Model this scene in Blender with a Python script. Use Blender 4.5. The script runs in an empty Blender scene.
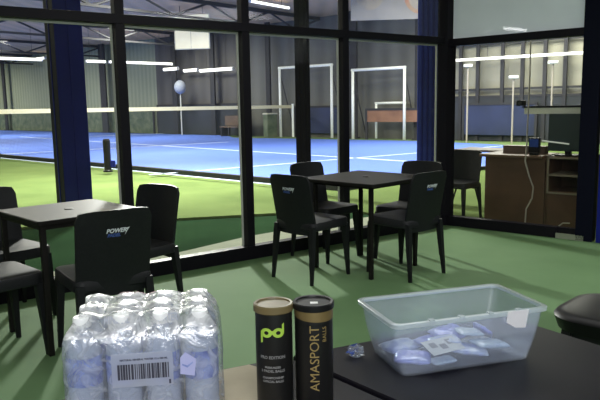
import bpy, bmesh, math, random
from math import sin, cos, pi, radians, sqrt, atan2
from mathutils import Vector, Matrix
random.seed(7)
SC = bpy.context.scene
COL = SC.collection

# ------------------------------------------------------------------ materials
def mat(name, color, rough=0.6, metal=0.0, spec=0.5, noise=0.0, nscale=20, bump=0.0, trans=0.0, ior=1.45, emit=None, estr=0.0, coat=0.0, color2=None, alpha=1.0):
    m = bpy.data.materials.new(name); m.use_nodes = True
    nt = m.node_tree; b = nt.nodes['Principled BSDF']
    c = tuple(color) + (1,)
    b.inputs['Base Color'].default_value = c
    b.inputs['Roughness'].default_value = rough
    b.inputs['Metallic'].default_value = metal
    b.inputs['Specular IOR Level'].default_value = spec
    b.inputs['Transmission Weight'].default_value = trans
    b.inputs['IOR'].default_value = ior
    b.inputs['Coat Weight'].default_value = coat
    b.inputs['Alpha'].default_value = alpha
    if emit is not None:
        b.inputs['Emission Color'].default_value = tuple(emit) + (1,)
        b.inputs['Emission Strength'].default_value = estr
    if noise > 0 or bump > 0 or color2 is not None:
        tc = nt.nodes.new('ShaderNodeTexCoord')
        n = nt.nodes.new('ShaderNodeTexNoise'); n.inputs['Scale'].default_value = nscale; n.inputs['Detail'].default_value = 4
        nt.links.new(tc.outputs['Object'], n.inputs['Vector'])
        if noise > 0 or color2 is not None:
            mx = nt.nodes.new('ShaderNodeMix'); mx.data_type = 'RGBA'
            c2 = tuple(color2) + (1,) if color2 is not None else tuple(max(0, v*(1-noise)) for v in color) + (1,)
            mx.inputs[6].default_value = c; mx.inputs[7].default_value = c2
            rp = nt.nodes.new('ShaderNodeMapRange'); rp.inputs[1].default_value = .35; rp.inputs[2].default_value = .65
            nt.links.new(n.outputs['Fac'], rp.inputs[0]); nt.links.new(rp.outputs[0], mx.inputs[0])
            nt.links.new(mx.outputs[2], b.inputs['Base Color'])
        if bump > 0:
            bp = nt.nodes.new('ShaderNodeBump'); bp.inputs['Strength'].default_value = bump; bp.inputs['Distance'].default_value = .01
            nt.links.new(n.outputs['Fac'], bp.inputs['Height']); nt.links.new(bp.outputs['Normal'], b.inputs['Normal'])
    return m

def glass_mat(name, tint=(.93,.96,.95), refl=.05, haze=.02, hazecol=(.6,.65,.7), rough=0.0, wrinkle=0.0, wscale=30, fres=True, fk=.5):
    m = bpy.data.materials.new(name); m.use_nodes = True
    nt = m.node_tree; nt.nodes.clear(); N = nt.nodes.new; Lk = nt.links.new
    out = N('ShaderNodeOutputMaterial'); t = N('ShaderNodeBsdfTransparent'); t.inputs[0].default_value = tuple(tint)+(1,)
    g = N('ShaderNodeBsdfGlossy'); g.inputs['Roughness'].default_value = rough
    d = N('ShaderNodeBsdfDiffuse'); d.inputs[0].default_value = tuple(hazecol)+(1,)
    tl = N('ShaderNodeBsdfTranslucent'); tl.inputs[0].default_value = tuple(hazecol)+(1,)
    ad = N('ShaderNodeMixShader'); ad.inputs[0].default_value = .5
    Lk(d.outputs[0], ad.inputs[1]); Lk(tl.outputs[0], ad.inputs[2])
    m1 = N('ShaderNodeMixShader'); m1.inputs[0].default_value = haze
    Lk(t.outputs[0], m1.inputs[1]); Lk(ad.outputs[0], m1.inputs[2])
    m2 = N('ShaderNodeMixShader')
    if fres:
        lw = N('ShaderNodeLayerWeight'); lw.inputs[0].default_value = .5
        pw = N('ShaderNodeMath'); pw.operation = 'POWER'; pw.inputs[1].default_value = 3.5; Lk(lw.outputs['Facing'], pw.inputs[0])
        ma = N('ShaderNodeMath'); ma.operation = 'MULTIPLY_ADD'; ma.inputs[1].default_value = fk; ma.inputs[2].default_value = refl
        Lk(pw.outputs[0], ma.inputs[0]); Lk(ma.outputs[0], m2.inputs[0])
    else:
        m2.inputs[0].default_value = refl
    Lk(m1.outputs[0], m2.inputs[1]); Lk(g.outputs[0], m2.inputs[2]); Lk(m2.outputs[0], out.inputs[0])
    if wrinkle > 0:
        tc = N('ShaderNodeTexCoord'); n = N('ShaderNodeTexNoise'); n.inputs['Scale'].default_value = wscale; n.inputs['Detail'].default_value = 3
        n.inputs['Distortion'].default_value = 1.2
        bp = N('ShaderNodeBump'); bp.inputs['Strength'].default_value = wrinkle; bp.inputs['Distance'].default_value = .01
        Lk(tc.outputs['Object'], n.inputs['Vector']); Lk(n.outputs['Fac'], bp.inputs['Height'])
        Lk(bp.outputs[0], g.inputs['Normal']); Lk(bp.outputs[0], d.inputs['Normal'])
        rp = N('ShaderNodeMapRange'); rp.inputs[1].default_value = .42; rp.inputs[2].default_value = .7
        rp.inputs[3].default_value = haze*.5; rp.inputs[4].default_value = min(1, haze*2.1)
        Lk(n.outputs['Fac'], rp.inputs[0]); Lk(rp.outputs[0], m1.inputs[0])
    return m

def stripe_mat(name, ca, cb, scale, axis='X', rough=.7, sharp=False, angle=0.0, emit=0):
    """vertical ribs: wave texture across one object axis"""
    m = mat(name, ca, rough)
    nt = m.node_tree; b = nt.nodes['Principled BSDF']; N = nt.nodes.new; Lk = nt.links.new
    tc = N('ShaderNodeTexCoord'); mp = N('ShaderNodeMapping'); mp.inputs['Rotation'].default_value = (0,0,angle)
    w = N('ShaderNodeTexWave'); w.wave_type = 'BANDS'; w.bands_direction = axis; w.inputs['Scale'].default_value = scale
    n = N('ShaderNodeTexNoise'); n.inputs['Scale'].default_value = .6; n.inputs['Detail'].default_value = 5
    Lk(tc.outputs['Object'], mp.inputs[0]); Lk(mp.outputs[0], w.inputs[0]); Lk(mp.outputs[0], n.inputs['Vector'])
    mx = N('ShaderNodeMix'); mx.data_type = 'RGBA'; mx.inputs[6].default_value = tuple(ca)+(1,); mx.inputs[7].default_value = tuple(cb)+(1,)
    ad = N('ShaderNodeMath'); ad.operation = 'MULTIPLY'
    Lk(w.outputs['Fac'], ad.inputs[0]); Lk(n.outputs['Fac'], ad.inputs[1])
    Lk(ad.outputs[0], mx.inputs[0]); Lk(mx.outputs[2], b.inputs['Base Color'])
    return m

def net_mat(name, col, scale, thick, haze=0.0):
    m = bpy.data.materials.new(name); m.use_nodes = True
    nt = m.node_tree; nt.nodes.clear(); N = nt.nodes.new; Lk = nt.links.new
    out = N('ShaderNodeOutputMaterial'); t = N('ShaderNodeBsdfTransparent'); d = N('ShaderNodeBsdfDiffuse'); d.inputs[0].default_value = tuple(col)+(1,)
    tc = N('ShaderNodeTexCoord'); sp = N('ShaderNodeSeparateXYZ'); Lk(tc.outputs['Object'], sp.inputs[0])
    fs = []
    for ax in ('X', 'Z'):
        a = N('ShaderNodeMath'); a.operation = 'MULTIPLY'; a.inputs[1].default_value = scale; Lk(sp.outputs[ax], a.inputs[0])
        f = N('ShaderNodeMath'); f.operation = 'FRACT'; Lk(a.outputs[0], f.inputs[0])
        l = N('ShaderNodeMath'); l.operation = 'LESS_THAN'; l.inputs[1].default_value = thick; Lk(f.outputs[0], l.inputs[0]); fs.append(l)
    mxx = N('ShaderNodeMath'); mxx.operation = 'MAXIMUM'; Lk(fs[0].outputs[0], mxx.inputs[0]); Lk(fs[1].outputs[0], mxx.inputs[1])
    s = N('ShaderNodeMixShader'); Lk(mxx.outputs[0], s.inputs[0]); Lk(t.outputs[0], s.inputs[1]); Lk(d.outputs[0], s.inputs[2]); Lk(s.outputs[0], out.inputs[0])
    return m

M = dict(
 chair=mat('black_resin', (.012,.013,.015), .5, spec=.28, noise=.2, nscale=60, bump=.05),
 table=mat('black_table_metal', (.014,.013,.012), .45, spec=.14, noise=.25, nscale=8),
 frame=mat('black_aluminium', (.007,.006,.010), .5, spec=.2),
 bead=mat('grey_glazing_bead', (.62,.63,.58), .5),
 logo_w=mat('white_print', (.62,.66,.70), .6),
 logo_b=mat('blue_print', (.05,.10,.34), .6),
 floor=mat('green_turf_floor', (.122,.215,.100), .8, spec=.2, noise=.3, nscale=1.2, bump=.15, color2=(.098,.180,.080)),
 wall=mat('painted_wall', (.33,.34,.34), .8, noise=.05, nscale=3),
 ceil=mat('white_ceiling', (.55,.55,.54), .8, noise=.05, nscale=3),
 hallfloor=mat('dark_green_turf', (.026,.060,.028), 1.0, spec=.0, nscale=1.5, color2=(.020,.045,.022)),
 turf=mat('bright_green_turf', (.155,.220,.075), .95, spec=.03, nscale=.7, color2=(.112,.165,.055)),
 pale=mat('pale_concrete', (.30,.33,.25), .9, spec=.1, nscale=2, color2=(.25,.28,.21)),
 court=mat('blue_court_acrylic', (.105,.185,.62), .7, spec=.15, nscale=.25, color2=(.125,.215,.66)),
 line=mat('white_court_paint', (.55,.66,.88), .6),
 farturf=mat('far_green_strip', (.16,.24,.08), .9, nscale=.4, color2=(.09,.15,.06)),
 curb=mat('black_rubber_curb', (.015,.018,.022), .7),
 w_green=stripe_mat('pale_green_cladding', (.36,.39,.27), (.22,.25,.17), 1.2),
 w_blue=stripe_mat('slate_blue_cladding', (.11,.105,.10), (.06,.058,.06), .5),
 w_dark=stripe_mat('dark_grey_cladding', (.16,.16,.145), (.07,.072,.068), .5),
 w_beige=stripe_mat('beige_cladding', (.33,.32,.25), (.12,.12,.105), .45),
 roof=stripe_mat('grey_roof_sheet', (.72,.47,.27), (.47,.32,.20), .5),
 bluecol_d=mat('navy_and_shaded_steel', (.004,.005,.014), .6, spec=.1),
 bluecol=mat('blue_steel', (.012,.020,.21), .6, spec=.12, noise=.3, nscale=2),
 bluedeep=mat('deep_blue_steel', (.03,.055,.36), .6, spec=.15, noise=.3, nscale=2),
 steel_d=mat('dark_steel', (.045,.045,.05), .6, spec=.2),
 steel_w=mat('white_steel_glow', (.85,.87,.82), .5, emit=(.9,.95,.85), estr=.15),  # white steel with a faint glow of its own
 tape=mat('net_tape_cream', (.74,.69,.47), .7),
 net=net_mat('black_net', (.05,.06,.06), 25, .10),
 tube=mat('lit_tube', (1,1,1), .5, emit=(1,.98,.88), estr=2.2),
 tube_in=mat('lit_tube_indoor', (1,1,1), .5, emit=(1,1,1), estr=16),
 orange=mat('orange_board', (.30,.155,.09), .7, nscale=2, color2=(.22,.11,.07)),
 brown=mat('brown_board', (.16,.11,.08), .7, nscale=2, color2=(.11,.08,.06)),
 woodd=mat('brown_wood', (.115,.062,.034), .5, nscale=4, color2=(.085,.045,.026)),
 woodtop=mat('light_brown_wood', (.17,.105,.065), .45, nscale=4, color2=(.13,.08,.05)),
 niche=mat('pale_wood_edge', (.22,.18,.13), .6),
 screen=mat('dark_grey_screen', (.035,.050,.050), .35),
 white=mat('white_plastic', (.78,.78,.76), .45),
 cable=mat('pale_cable', (.42,.38,.32), .6),
 paleboard=mat('cream_board', (.75,.74,.62), .6),
 black=mat('black_plastic', (.008,.008,.009), .4, spec=.3),
 glass=glass_mat('wall_glass', tint=(.95,.96,.95), refl=.008, haze=.004, hazecol=(.62,.64,.66), fk=.4),
 frost=mat('frosted_grey_glow', (.78,.84,.88), .05, emit=(.8,.9,1), estr=.075, noise=.08, nscale=2, coat=.4),  # slight emission added to brighten the panel, which is no lamp
 can=mat('matt_black_can', (.010,.010,.010), .42),
 gold=mat('gold_foil', (.24,.175,.07), .45, metal=.35, nscale=12, color2=(.18,.13,.055)),
 goldtxt=mat('gold_print', (.26,.19,.07), .5),
 olive=mat('bronze_lid', (.145,.115,.055), .45, nscale=10, color2=(.15,.115,.05)),
 lime=mat('lime_print', (.36,.56,.07), .5),
 greytxt=mat('grey_print', (.20,.20,.20), .6),
 water=mat('water_bottle_plastic', (.66,.75,.97), .10, trans=.50, ior=1.12),
 cap=mat('white_cap', (.85,.86,.88), .4),
 blabel=mat('blue_bottle_label', (.06,.09,.36), .45, nscale=45, color2=(.28,.35,.66)),
 wlabel=mat('pale_label', (.74,.77,.84), .5),
 wrap=glass_mat('shrink_film', tint=(.97,.98,1), refl=.11, haze=.30, hazecol=(.82,.87,.98), rough=.2, wrinkle=.35, wscale=30),
 bars=mat('barcode_ink', (.04,.04,.06), .6),
 table_glare=mat('beige_glare', (.46,.40,.29), .7, nscale=6, color2=(.36,.31,.22)),
 tub=glass_mat('milky_tub_plastic', tint=(.90,.94,.99), refl=.06, haze=.15, hazecol=(.80,.84,.98), rough=.25),
 rim=glass_mat('tub_rim_plastic', tint=(.9,.95,1), refl=.08, haze=.42, hazecol=(.80,.86,.86), rough=.25),
 packet=mat('pale_blue_film', (.46,.52,.92), .30, nscale=35, color2=(.80,.84,.97), trans=.15),
 packet2=mat('violet_blue_film', (.27,.29,.88), .30, nscale=25, color2=(.55,.58,.95), trans=.15),
 packet3=mat('ice_white_film', (.74,.82,.90), .30, nscale=30, color2=(.58,.68,.84), trans=.15),
 paper=mat('white_paper', (.80,.78,.76), .7),
 paperprint=mat('grey_ink', (.35,.33,.34), .7),
 darkblue=mat('dark_blue_foil', (.03,.07,.30), .3),
)

# ------------------------------------------------------------------ helpers
def link(name, bm, m, parent=None, smooth=False, loc=None):
    me = bpy.data.meshes.new(name)
    bmesh.ops.recalc_face_normals(bm, faces=bm.faces)
    bm.to_mesh(me); bm.free()
    ms = m if isinstance(m, (list, tuple)) else [m]
    for x in ms: me.materials.append(x)
    if smooth:
        for p in me.polygons: p.use_smooth = True
    o = bpy.data.objects.new(name, me); COL.objects.link(o)
    if parent is not None: o.parent = parent
    if loc is not None: o.location = loc
    return o
def smooth_angle(o, deg=35):
    me = o.data
    for p in me.polygons: p.use_smooth = True
    try: me.set_sharp_from_angle(angle=radians(deg))
    except Exception: pass
    return o
def tag(o, label, cat, group=None, kind=None):
    o['label'] = label; o['category'] = cat
    if group: o['group'] = group
    if kind: o['kind'] = kind
    return o
def thing(name, label, cat, loc=(0,0,0), rotz=0, group=None):
    o = bpy.data.objects.new(name, None); COL.objects.link(o)
    o.location = loc; o.rotation_euler = (0,0,rotz); o.empty_display_size = .1
    return tag(o, label, cat, group)
def struct(o, label=None):
    o['kind'] = 'structure'
    if label: o['label'] = label
    return o
def dup(root, loc, rotz, label=None):
    r = root.copy(); COL.objects.link(r); r.location = loc; r.rotation_euler = (0,0,rotz)
    if label: r['label'] = label
    for ch in list(root.children):
        c = ch.copy(); COL.objects.link(c); c.parent = r
        for g in list(ch.children):
            d = g.copy(); COL.objects.link(d); d.parent = c
    return r
def box(bm, x0,x1,y0,y1,z0,z1, bev=0.0, mi=0, mtx=None):
    vs = [bm.verts.new((x,y,z)) for x in (x0,x1) for y in (y0,y1) for z in (z0,z1)]
    idx = [(0,1,3,2),(4,6,7,5),(0,4,5,1),(2,3,7,6),(0,2,6,4),(1,5,7,3)]
    fs = [bm.faces.new([vs[i] for i in f]) for f in idx]
    for f in fs: f.material_index = mi
    if mtx is not None: bmesh.ops.transform(bm, matrix=mtx, verts=vs)
    if bev > 0:
        es = list({e for f in fs for e in f.edges})
        bmesh.ops.bevel(bm, geom=es, offset=bev, segments=2, affect='EDGES', profile=.6)
def obox(bm, a, b, w, z0, z1, bev=0.0, off=0.0, mi=0):
    """box along ground segment a-b, width w centred (+off sideways)"""
    a = Vector((a[0],a[1],0)); b = Vector((b[0],b[1],0)); d = b-a; L = d.length; ang = atan2(d.y, d.x)
    box(bm, 0, L, -w/2+off, w/2+off, z0, z1, bev, mi, Matrix.Translation(a) @ Matrix.Rotation(ang,4,'Z'))
def bar(bm, a, b, r, seg=8, r2=None):
    a = Vector(a); b = Vector(b); d = b-a
    if r2 is None: r2 = r
    q = d.to_track_quat('Z','Y').to_matrix().to_4x4()
    mt = Matrix.Translation((a+b)/2) @ q
    bmesh.ops.create_cone(bm, cap_ends=True, segments=seg, radius1=r, radius2=r2, depth=d.length, matrix=mt)
def prism(bm, pts, z0, z1, mi=0):
    lo = [bm.verts.new((p[0],p[1],z0)) for p in pts]; hi = [bm.verts.new((p[0],p[1],z1)) for p in pts]
    n = len(pts); fs = [bm.faces.new(lo[::-1]), bm.faces.new(hi)]
    for i in range(n): fs.append(bm.faces.new([lo[i], lo[(i+1)%n], hi[(i+1)%n], hi[i]]))
    for f in fs: f.material_index = mi
    return fs
def lathe(bm, prof, seg=24, cx=0, cy=0, closed=True):
    rings = []
    for (r,z) in prof:
        rings.append([bm.verts.new((cx+r*cos(2*pi*k/seg), cy+r*sin(2*pi*k/seg), z)) for k in range(seg)])
    for a, b in zip(rings, rings[1:]):
        for k in range(seg): bm.faces.new([a[k], a[(k+1)%seg], b[(k+1)%seg], b[k]])
    if closed:
        bm.faces.new(rings[0][::-1]); bm.faces.new(rings[-1])
def tube_path(bm, pts, r, seg=6):
    for a, b in zip(pts, pts[1:]): bar(bm, a, b, r, seg)
def loft(bm, loops, cap=True):
    rs = [[bm.verts.new(p) for p in lp] for lp in loops]; n = len(rs[0])
    for a, b in zip(rs, rs[1:]):
        for k in range(n): bm.faces.new([a[k], a[(k+1)%n], b[(k+1)%n], b[k]])
    if cap: bm.faces.new(rs[0][::-1]); bm.faces.new(rs[-1])
def rrect(w, d, r, seg=4):
    out = []
    for cx, cy, a0 in ((w/2-r, d/2-r, 0), (-w/2+r, d/2-r, 90), (-w/2+r, -d/2+r, 180), (w/2-r, -d/2+r, 270)):
        for k in range(seg+1):
            a = radians(a0+90*k/seg); out.append((cx+r*cos(a), cy+r*sin(a)))
    return out
def text_mesh(s, size, extrude=.0006, shear=0.0, bold=0.0, align='CENTER'):
    cu = bpy.data.curves.new('lettering', 'FONT'); cu.body = s; cu.size = size; cu.extrude = extrude; cu.shear = shear
    cu.offset = bold; cu.align_x = align; cu.align_y = 'CENTER'; cu.resolution_u = 3
    o = bpy.data.objects.new('lettering', cu); COL.objects.link(o)
    dg = bpy.context.evaluated_depsgraph_get(); dg.update()
    me = bpy.data.meshes.new_from_object(o.evaluated_get(dg))
    bpy.data.objects.remove(o); bpy.data.curves.remove(cu)
    bm = bmesh.new(); bm.from_mesh(me); bpy.data.meshes.remove(me)
    return bm
def subdiv_bm(bm, maxlen):
    for _ in range(4):
        es = [e for e in bm.edges if e.calc_length() > maxlen]
        if not es: break
        bmesh.ops.subdivide_edges(bm, edges=es, cuts=1)
        bmesh.ops.triangulate(bm, faces=bm.faces)

# ------------------------------------------------------------------ camera (eye height 1.31 m)
PITCH, ROLL = radians(8.2), radians(1.0)
fw = Vector((0, cos(PITCH), -sin(PITCH))); r0 = Vector((1,0,0)); u0 = r0.cross(fw)
rr = cos(ROLL)*r0 - sin(ROLL)*u0; uu = sin(ROLL)*r0 + cos(ROLL)*u0
cam = bpy.data.cameras.new('camera'); co = bpy.data.objects.new('camera', cam); COL.objects.link(co)
cam.sensor_width = 36; cam.lens = 650/600*36; cam.clip_start = .05; cam.clip_end = 300
mw = Matrix.Identity(4)
for i in range(3):
    mw[i][0] = rr[i]; mw[i][1] = uu[i]; mw[i][2] = -fw[i]
mw[2][3] = 1.31
co.matrix_world = mw
SC.camera = co

# ------------------------------------------------------------------ room shell
CN = Vector((1.57, 7.045)); LD = Vector((-.805, -.593)); RD = Vector((.755, -.656))
def lw(s, off=0.0):   # point on the left glass wall; off>0 = outside (court side)
    n = Vector((-.593, .805)); p = CN + s*LD + off*n; return p
def rw(s, off=0.0):
    n = Vector((.656, .755)); p = CN + s*RD + off*n; return p
A = lw(9.2); B = rw(8.0)
bm = bmesh.new(); prism(bm, [A, CN, B, (7.6,-4), (A.x,-4)], -.06, 0); struct(link('floor', bm, M['floor']))
bm = bmesh.new(); prism(bm, [A, CN, B, (7.6,-4), (A.x,-4)], 2.75, 2.85); struct(link('ceiling', bm, M['ceil']))
bm = bmesh.new(); obox(bm, (A.x,A.y), (A.x,-4), .1, 0, 2.75); struct(link('wall_left', bm, M['wall']))
bm = bmesh.new(); obox(bm, (A.x,-4), (7.6,-4), .1, 0, 2.75); struct(link('wall_back', bm, M['wall']))
bm = bmesh.new(); obox(bm, (7.6,-4), (B.x,B.y), .1, 0, 2.75); struct(link('wall_right', bm, M['wall']))

# glazed walls: frame members + panes
FW = .07
def seg_l(s0, s1, w, z0, z1, off=0, bm=None, bev=.004): obox(bm, lw(s0), lw(s1), w, z0, z1, bev, off)
mull = [1.415, 2.505, 3.585, 4.665, 5.745, 6.825, 7.905]
edges = [0.06] + mull + [9.1]
wn = 0
def window(side, s0, s1, z0, z1, m, bead=True, label=None):
    global wn; wn += 1
    f = lw if side == 'l' else rw
    sg = 1 if side == 'l' else -1
    bm = bmesh.new(); obox(bm, f(s0), f(s1), .008, z0, z1)
    o = struct(link('window_%d' % wn, bm, m), label)
    if bead:
        bm = bmesh.new(); w = .016
        obox(bm, f(s0), f(s1), .012, z1-w, z1, 0, sg*-.035); obox(bm, f(s0), f(s0+w), .012, z0, z1, 0, sg*-.035)
        obox(bm, f(s1-w), f(s1), .012, z0, z1, 0, sg*-.035)
        link('glazing_bead', bm, M['bead'], o)
    return o
for i in range(len(edges)-1):
    a, b = edges[i]+.035, edges[i+1]-.035
    window('l', a, b, .115, 1.93, M['glass']); window('l', a, b, 2.0, 2.72, M['glass'], bead=False)
bm = bmesh.new(); obox(bm, lw(0), lw(9.2), .09, 0, .115, .004); struct(link('trim_1', bm, M['frame']), 'black bottom rail of the long glass wall')
bm = bmesh.new(); obox(bm, lw(0), lw(9.2), .08, 1.93, 2.0, .004); struct(link('trim_2', bm, M['frame']), 'black transom rail of the long glass wall')
k = 3
for s in mull:
    bm = bmesh.new(); obox(bm, lw(s-.036), lw(s+.036), .075, 0, 2.75, .004); struct(link('trim_%d' % k, bm, M['frame']), 'black mullion of the long glass wall'); k += 1
bm = bmesh.new(); prism(bm, [CN+Vector((-.09,-.03)), CN+Vector((.0,-.085)), CN+Vector((.105,-.03)), CN+Vector((.0,.08))], 0, 2.75)
struct(link('trim_%d' % k, bm, M['frame']), 'black corner post where the two glass walls meet'); k += 1
bm = bmesh.new(); obox(bm, rw(0), rw(1.24), .09, 0, .105, .004); obox(bm, rw(1.24), rw(1.45), .05, .05, .105, 0)
struct(link('trim_%d' % k, bm, M['frame']), 'black bottom rail of the right glass wall'); k += 1
bm = bmesh.new(); obox(bm, rw(1.24), rw(1.5), .10, 0, .05); struct(link('trim_%d' % k, bm, M['pale']), 'pale threshold block under the right glass wall'); k += 1
bm = bmesh.new(); obox(bm, rw(0), rw(8), .08, 1.905, 1.98, .004); struct(link('trim_%d' % k, bm, M['frame']), 'black transom rail of the right glass wall'); k += 1
for s, w, m in ((1.50,.155,'bluecol_d'), (1.66,.10,'bluecol'), (2.9,.075,'frame'), (4.1,.075,'frame'), (5.3,.075,'frame'), (6.5,.075,'frame')):
    bm = bmesh.new(); obox(bm, rw(s-w/2), rw(s+w/2), .10, 0, 2.75, .005); struct(link('trim_%d' % k, bm, M[m]), 'dark post of the right glass wall'); k += 1
bm = bmesh.new(); obox(bm, rw(1.7), rw(8), .09, 0, .105, .004); struct(link('trim_%d' % k, bm, M['frame'])); k += 1
re_ = [0.06, 1.42], [1.71, 2.86], [2.94, 4.06], [4.14, 5.26], [5.34, 6.46], [6.54, 8.0]
for i, (a, b) in enumerate(re_):
    window('r', a+.03, b, .105, 1.905, M['glass'], bead=False)
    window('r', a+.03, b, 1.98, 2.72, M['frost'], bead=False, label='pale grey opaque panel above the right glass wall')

# ------------------------------------------------------------------ hall outside
def wf(s, off=0.0):      # far hall wall line, off>0 = towards the room
    return Vector((-.4, 29.3)) + s*Vector((.76,-.65)) + off*Vector((-.65,-.76))
HP = [wf(-46), wf(27), (wf(27).x, -8), (wf(-46).x, -8)]
bm = bmesh.new(); prism(bm, HP, -.14, -.08); struct(link('floor', bm, M['hallfloor']))
bm = bmesh.new(); prism(bm, HP, 5.0, 5.1); struct(link('ceiling', bm, M['roof']))
bm = bmesh.new(); prism(bm, HP, -.14, -.08); bm.free()
# turf strips
bm = bmesh.new(); prism(bm, [(-16,5.0), (-8,6.4), (-1.75,7.98), (.6,8.5), (1.7,7.3), (9.5,.3), (17,6), (17,20), (-8,34), (-24,32)], -.08, -.05)
struct(link('floor', bm, M['turf']))
bm = bmesh.new(); prism(bm, [lw(9.2,.05), lw(0,.05), (1.72,8.15), (.531,7.62), (-.58,6.67), (-1.138,6.0), (-6.6,2.2)][::-1], -.08, -.03)
struct(link('floor', bm, M['pale']))
# blue court
E0 = Vector((.66,10.40)); ed = Vector((-.73,.683)); ud = Vector((.725,.688))
c1 = E0 + ud*30; 
def cut(p, d, q, e):   # intersection of two ground lines
    t = ((q.x-p.x)*e.y-(q.y-p.y)*e.x)/(d.x*e.y-d.y*e.x); return p+t*d
farp = Vector((4.36,23.45)); fard = Vector((-.77,.638))
P1 = cut(E0, ud, farp, fard); P2 = farp+fard*34; P3 = E0+ed*26
P1b = Vector((7.35,18.9))
bm = bmesh.new(); prism(bm, [E0, (3.843,13.413), P1b, (6.017,21.06), farp, wf(-1.5,2.1), wf(-3.5,.6), wf(-34,.6), P3][::-1], -.05, 0); struct(link('floor', bm, M['court']))
bm = bmesh.new(); obox(bm, E0, P3, .10, -.05, .06); obox(bm, E0, (3.843,13.413), .08, -.05, .02)
struct(link('trim_%d' % k, bm, M['curb']), 'black curb along the near edge of the blue court'); k += 1
bm = bmesh.new(); prism(bm, [(12,15.2), P1b, (6.017,21.06), farp, P2, wf(-34,.05), wf(14,.05)][::-1], -.08, -.02); struct(link('floor', bm, M['farturf']))
def line(a, b, w=.10):
    bm = bmesh.new(); obox(bm, a, b, w, -.001, .006); struct(link('trim_%d' % line.k, bm, M['line']), 'white line painted on the blue court'); line.k += 1
line.k = 40
line((-3.0,12.97), (6.4,20.05), .11); line((-14.3,33.6), (3.2,14.3), .13); line((-11.5,31.9), (-2.2,38.3), .2); line((-9.5,19.9),(-2.7,25.0), .12)
line((-9.3,19.25),(-.2,10.75), .07)
# far wall in four claddings
bm = bmesh.new()
for s0, s1, mi in ((-46,-9.4,0), (-9.4,-2.6,1), (-2.6,7.6,2), (7.6,27,3)):
    obox(bm, wf(s0), wf(s1), .1, -.1, 5.0, 0, 0, mi)
struct(link('wall_far', bm, [M['w_green'], M['w_blue'], M['w_dark'], M['w_beige']]))
bm = bmesh.new(); obox(bm, wf(27), (wf(27).x,-8), .1, -.1, 5); struct(link('wall_right', bm, M['w_dark']))
bm = bmesh.new(); obox(bm, wf(-46), (wf(-46).x,-8), .1, -.1, 5); struct(link('wall_left', bm, M['w_green']))
bm = bmesh.new(); obox(bm, (wf(-46).x,-8), (wf(27).x,-8), .1, -.1, 5); struct(link('wall_back', bm, M['w_dark']))

# windscreens and boards on the far wall
def panel(name, label, cat, s0, s1, z0, z1, m, off=.2, th=.05, group=None, framed=True):
    bm = bmesh.new(); obox(bm, wf(s0), wf(s1), th, z0, z1, .01, -off)
    o = link(name, bm, M[m]); tag(o, label, cat, group)
    if framed:
        bm = bmesh.new()
        obox(bm, wf(s0), wf(s1), th*1.6, z1-.06, z1+.02, 0, -off); obox(bm, wf(s0-.05), wf(s0+.04), th*1.6, -.02, z1+.02, 0, -off); obox(bm, wf(s1-.04), wf(s1+.05), th*1.6, -.02, z1+.02, 0, -off)
        link('frame', bm, M['steel_d'], o)
    return o
M['wind'] = mat('green_windscreen', (.10,.14,.09), .9, nscale=3, color2=(.20,.23,.15))
M['bluepan'] = mat('blue_panel', (.030,.042,.11), .6, nscale=1, color2=(.02,.03,.07)); M['slate'] = mat('slate_screen', (.045,.05,.065), .7, nscale=1, color2=(.03,.035,.04))
panel('windscreen', 'dull green windscreen along the foot of the pale green far wall', 'windscreen', -38, -9.6, .0, 1.25, 'wind')
panel('windscreen', 'long dark slate screen low on the wall behind the net', 'windscreen', -9.2, -2.8, .0, 1.5, 'slate', group=None)
panel('wall_panel', 'blue panel low on the far wall seen between the black column and third mullion', 'panel', .5, 3.0, .15, 1.3, 'bluepan')
panel('wall_panel', 'dark blue panel low on the beige far wall left of the counter', 'panel', 8.6, 11.2, .2, 1.30, 'bluepan', off=.35)
panel('windscreen', 'dark slate screen along the foot of the beige far wall', 'windscreen', 7.8, 16, .0, 1.55, 'slate')
panel('sign_board', 'orange brown board on two dark posts at the far side of the court', 'sign', 4.72, 7.05, .66, 1.16, 'orange', off=.8)
panel('sign_board', 'small brown board behind the net beside the second mullion', 'sign', -3.3, -1.9, .45, .95, 'brown', off=.6)

# hanging ribbon tubes (lit), one mesh each
def tube(a, b, label, group, r=.05, m='tube', hang=5.0):
    a = Vector(a); b = Vector(b)
    t = thing('tube_light', label, 'light', tuple((a+b)/2), 0, group)
    c = (a+b)/2
    bm = bmesh.new(); bar(bm, a-c, b-c, r, 10); link('tube', bm, M[m], t, True)
    d = (b-a).normalized()
    for e in (a, b):
        bm = bmesh.new(); bar(bm, e-c-d*.02, e-c+d*.02, r*1.15, 10); link('end_cap', bm, M['white'], t)
    for q in (.2,.8):
        bm = bmesh.new(); p = a.lerp(b, q)-c; bar(bm, p+Vector((0,0,r*.6)), p+Vector((0,0,hang-c.z)), .008, 6)
        link('hanger', bm, M['steel_d'], t)
    return t
def wfz(s, z, off=.6): p = wf(s, off); return (p.x, p.y, z)
tb = [(-27.5,-21.3,4.83,'x'), (-16.2,-14.2,4.25,'just right of the blue column'),
      (-13.7,-8.3,3.95,'long one right of the first mullion'), (-8.0,-6.9,3.30,'short one beside the hanging white panel'), (-6.4,-5.4,3.16,'short one above the round lamp'), (-5.2,-2.9,3.1,'longer one behind the globe lamp'),
      (-20.9,-19.8,4.6,'short one just left of the blue column'), (-13.1,-11.7,3.62,'lower one beside the first mullion')]
for s0, s1, z, l in tb[3:7]: tube(wfz(s0,z), wfz(s1,z), 'lit tube lamp, '+l, 'tube lamps along the far wall', r=.075)
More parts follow.
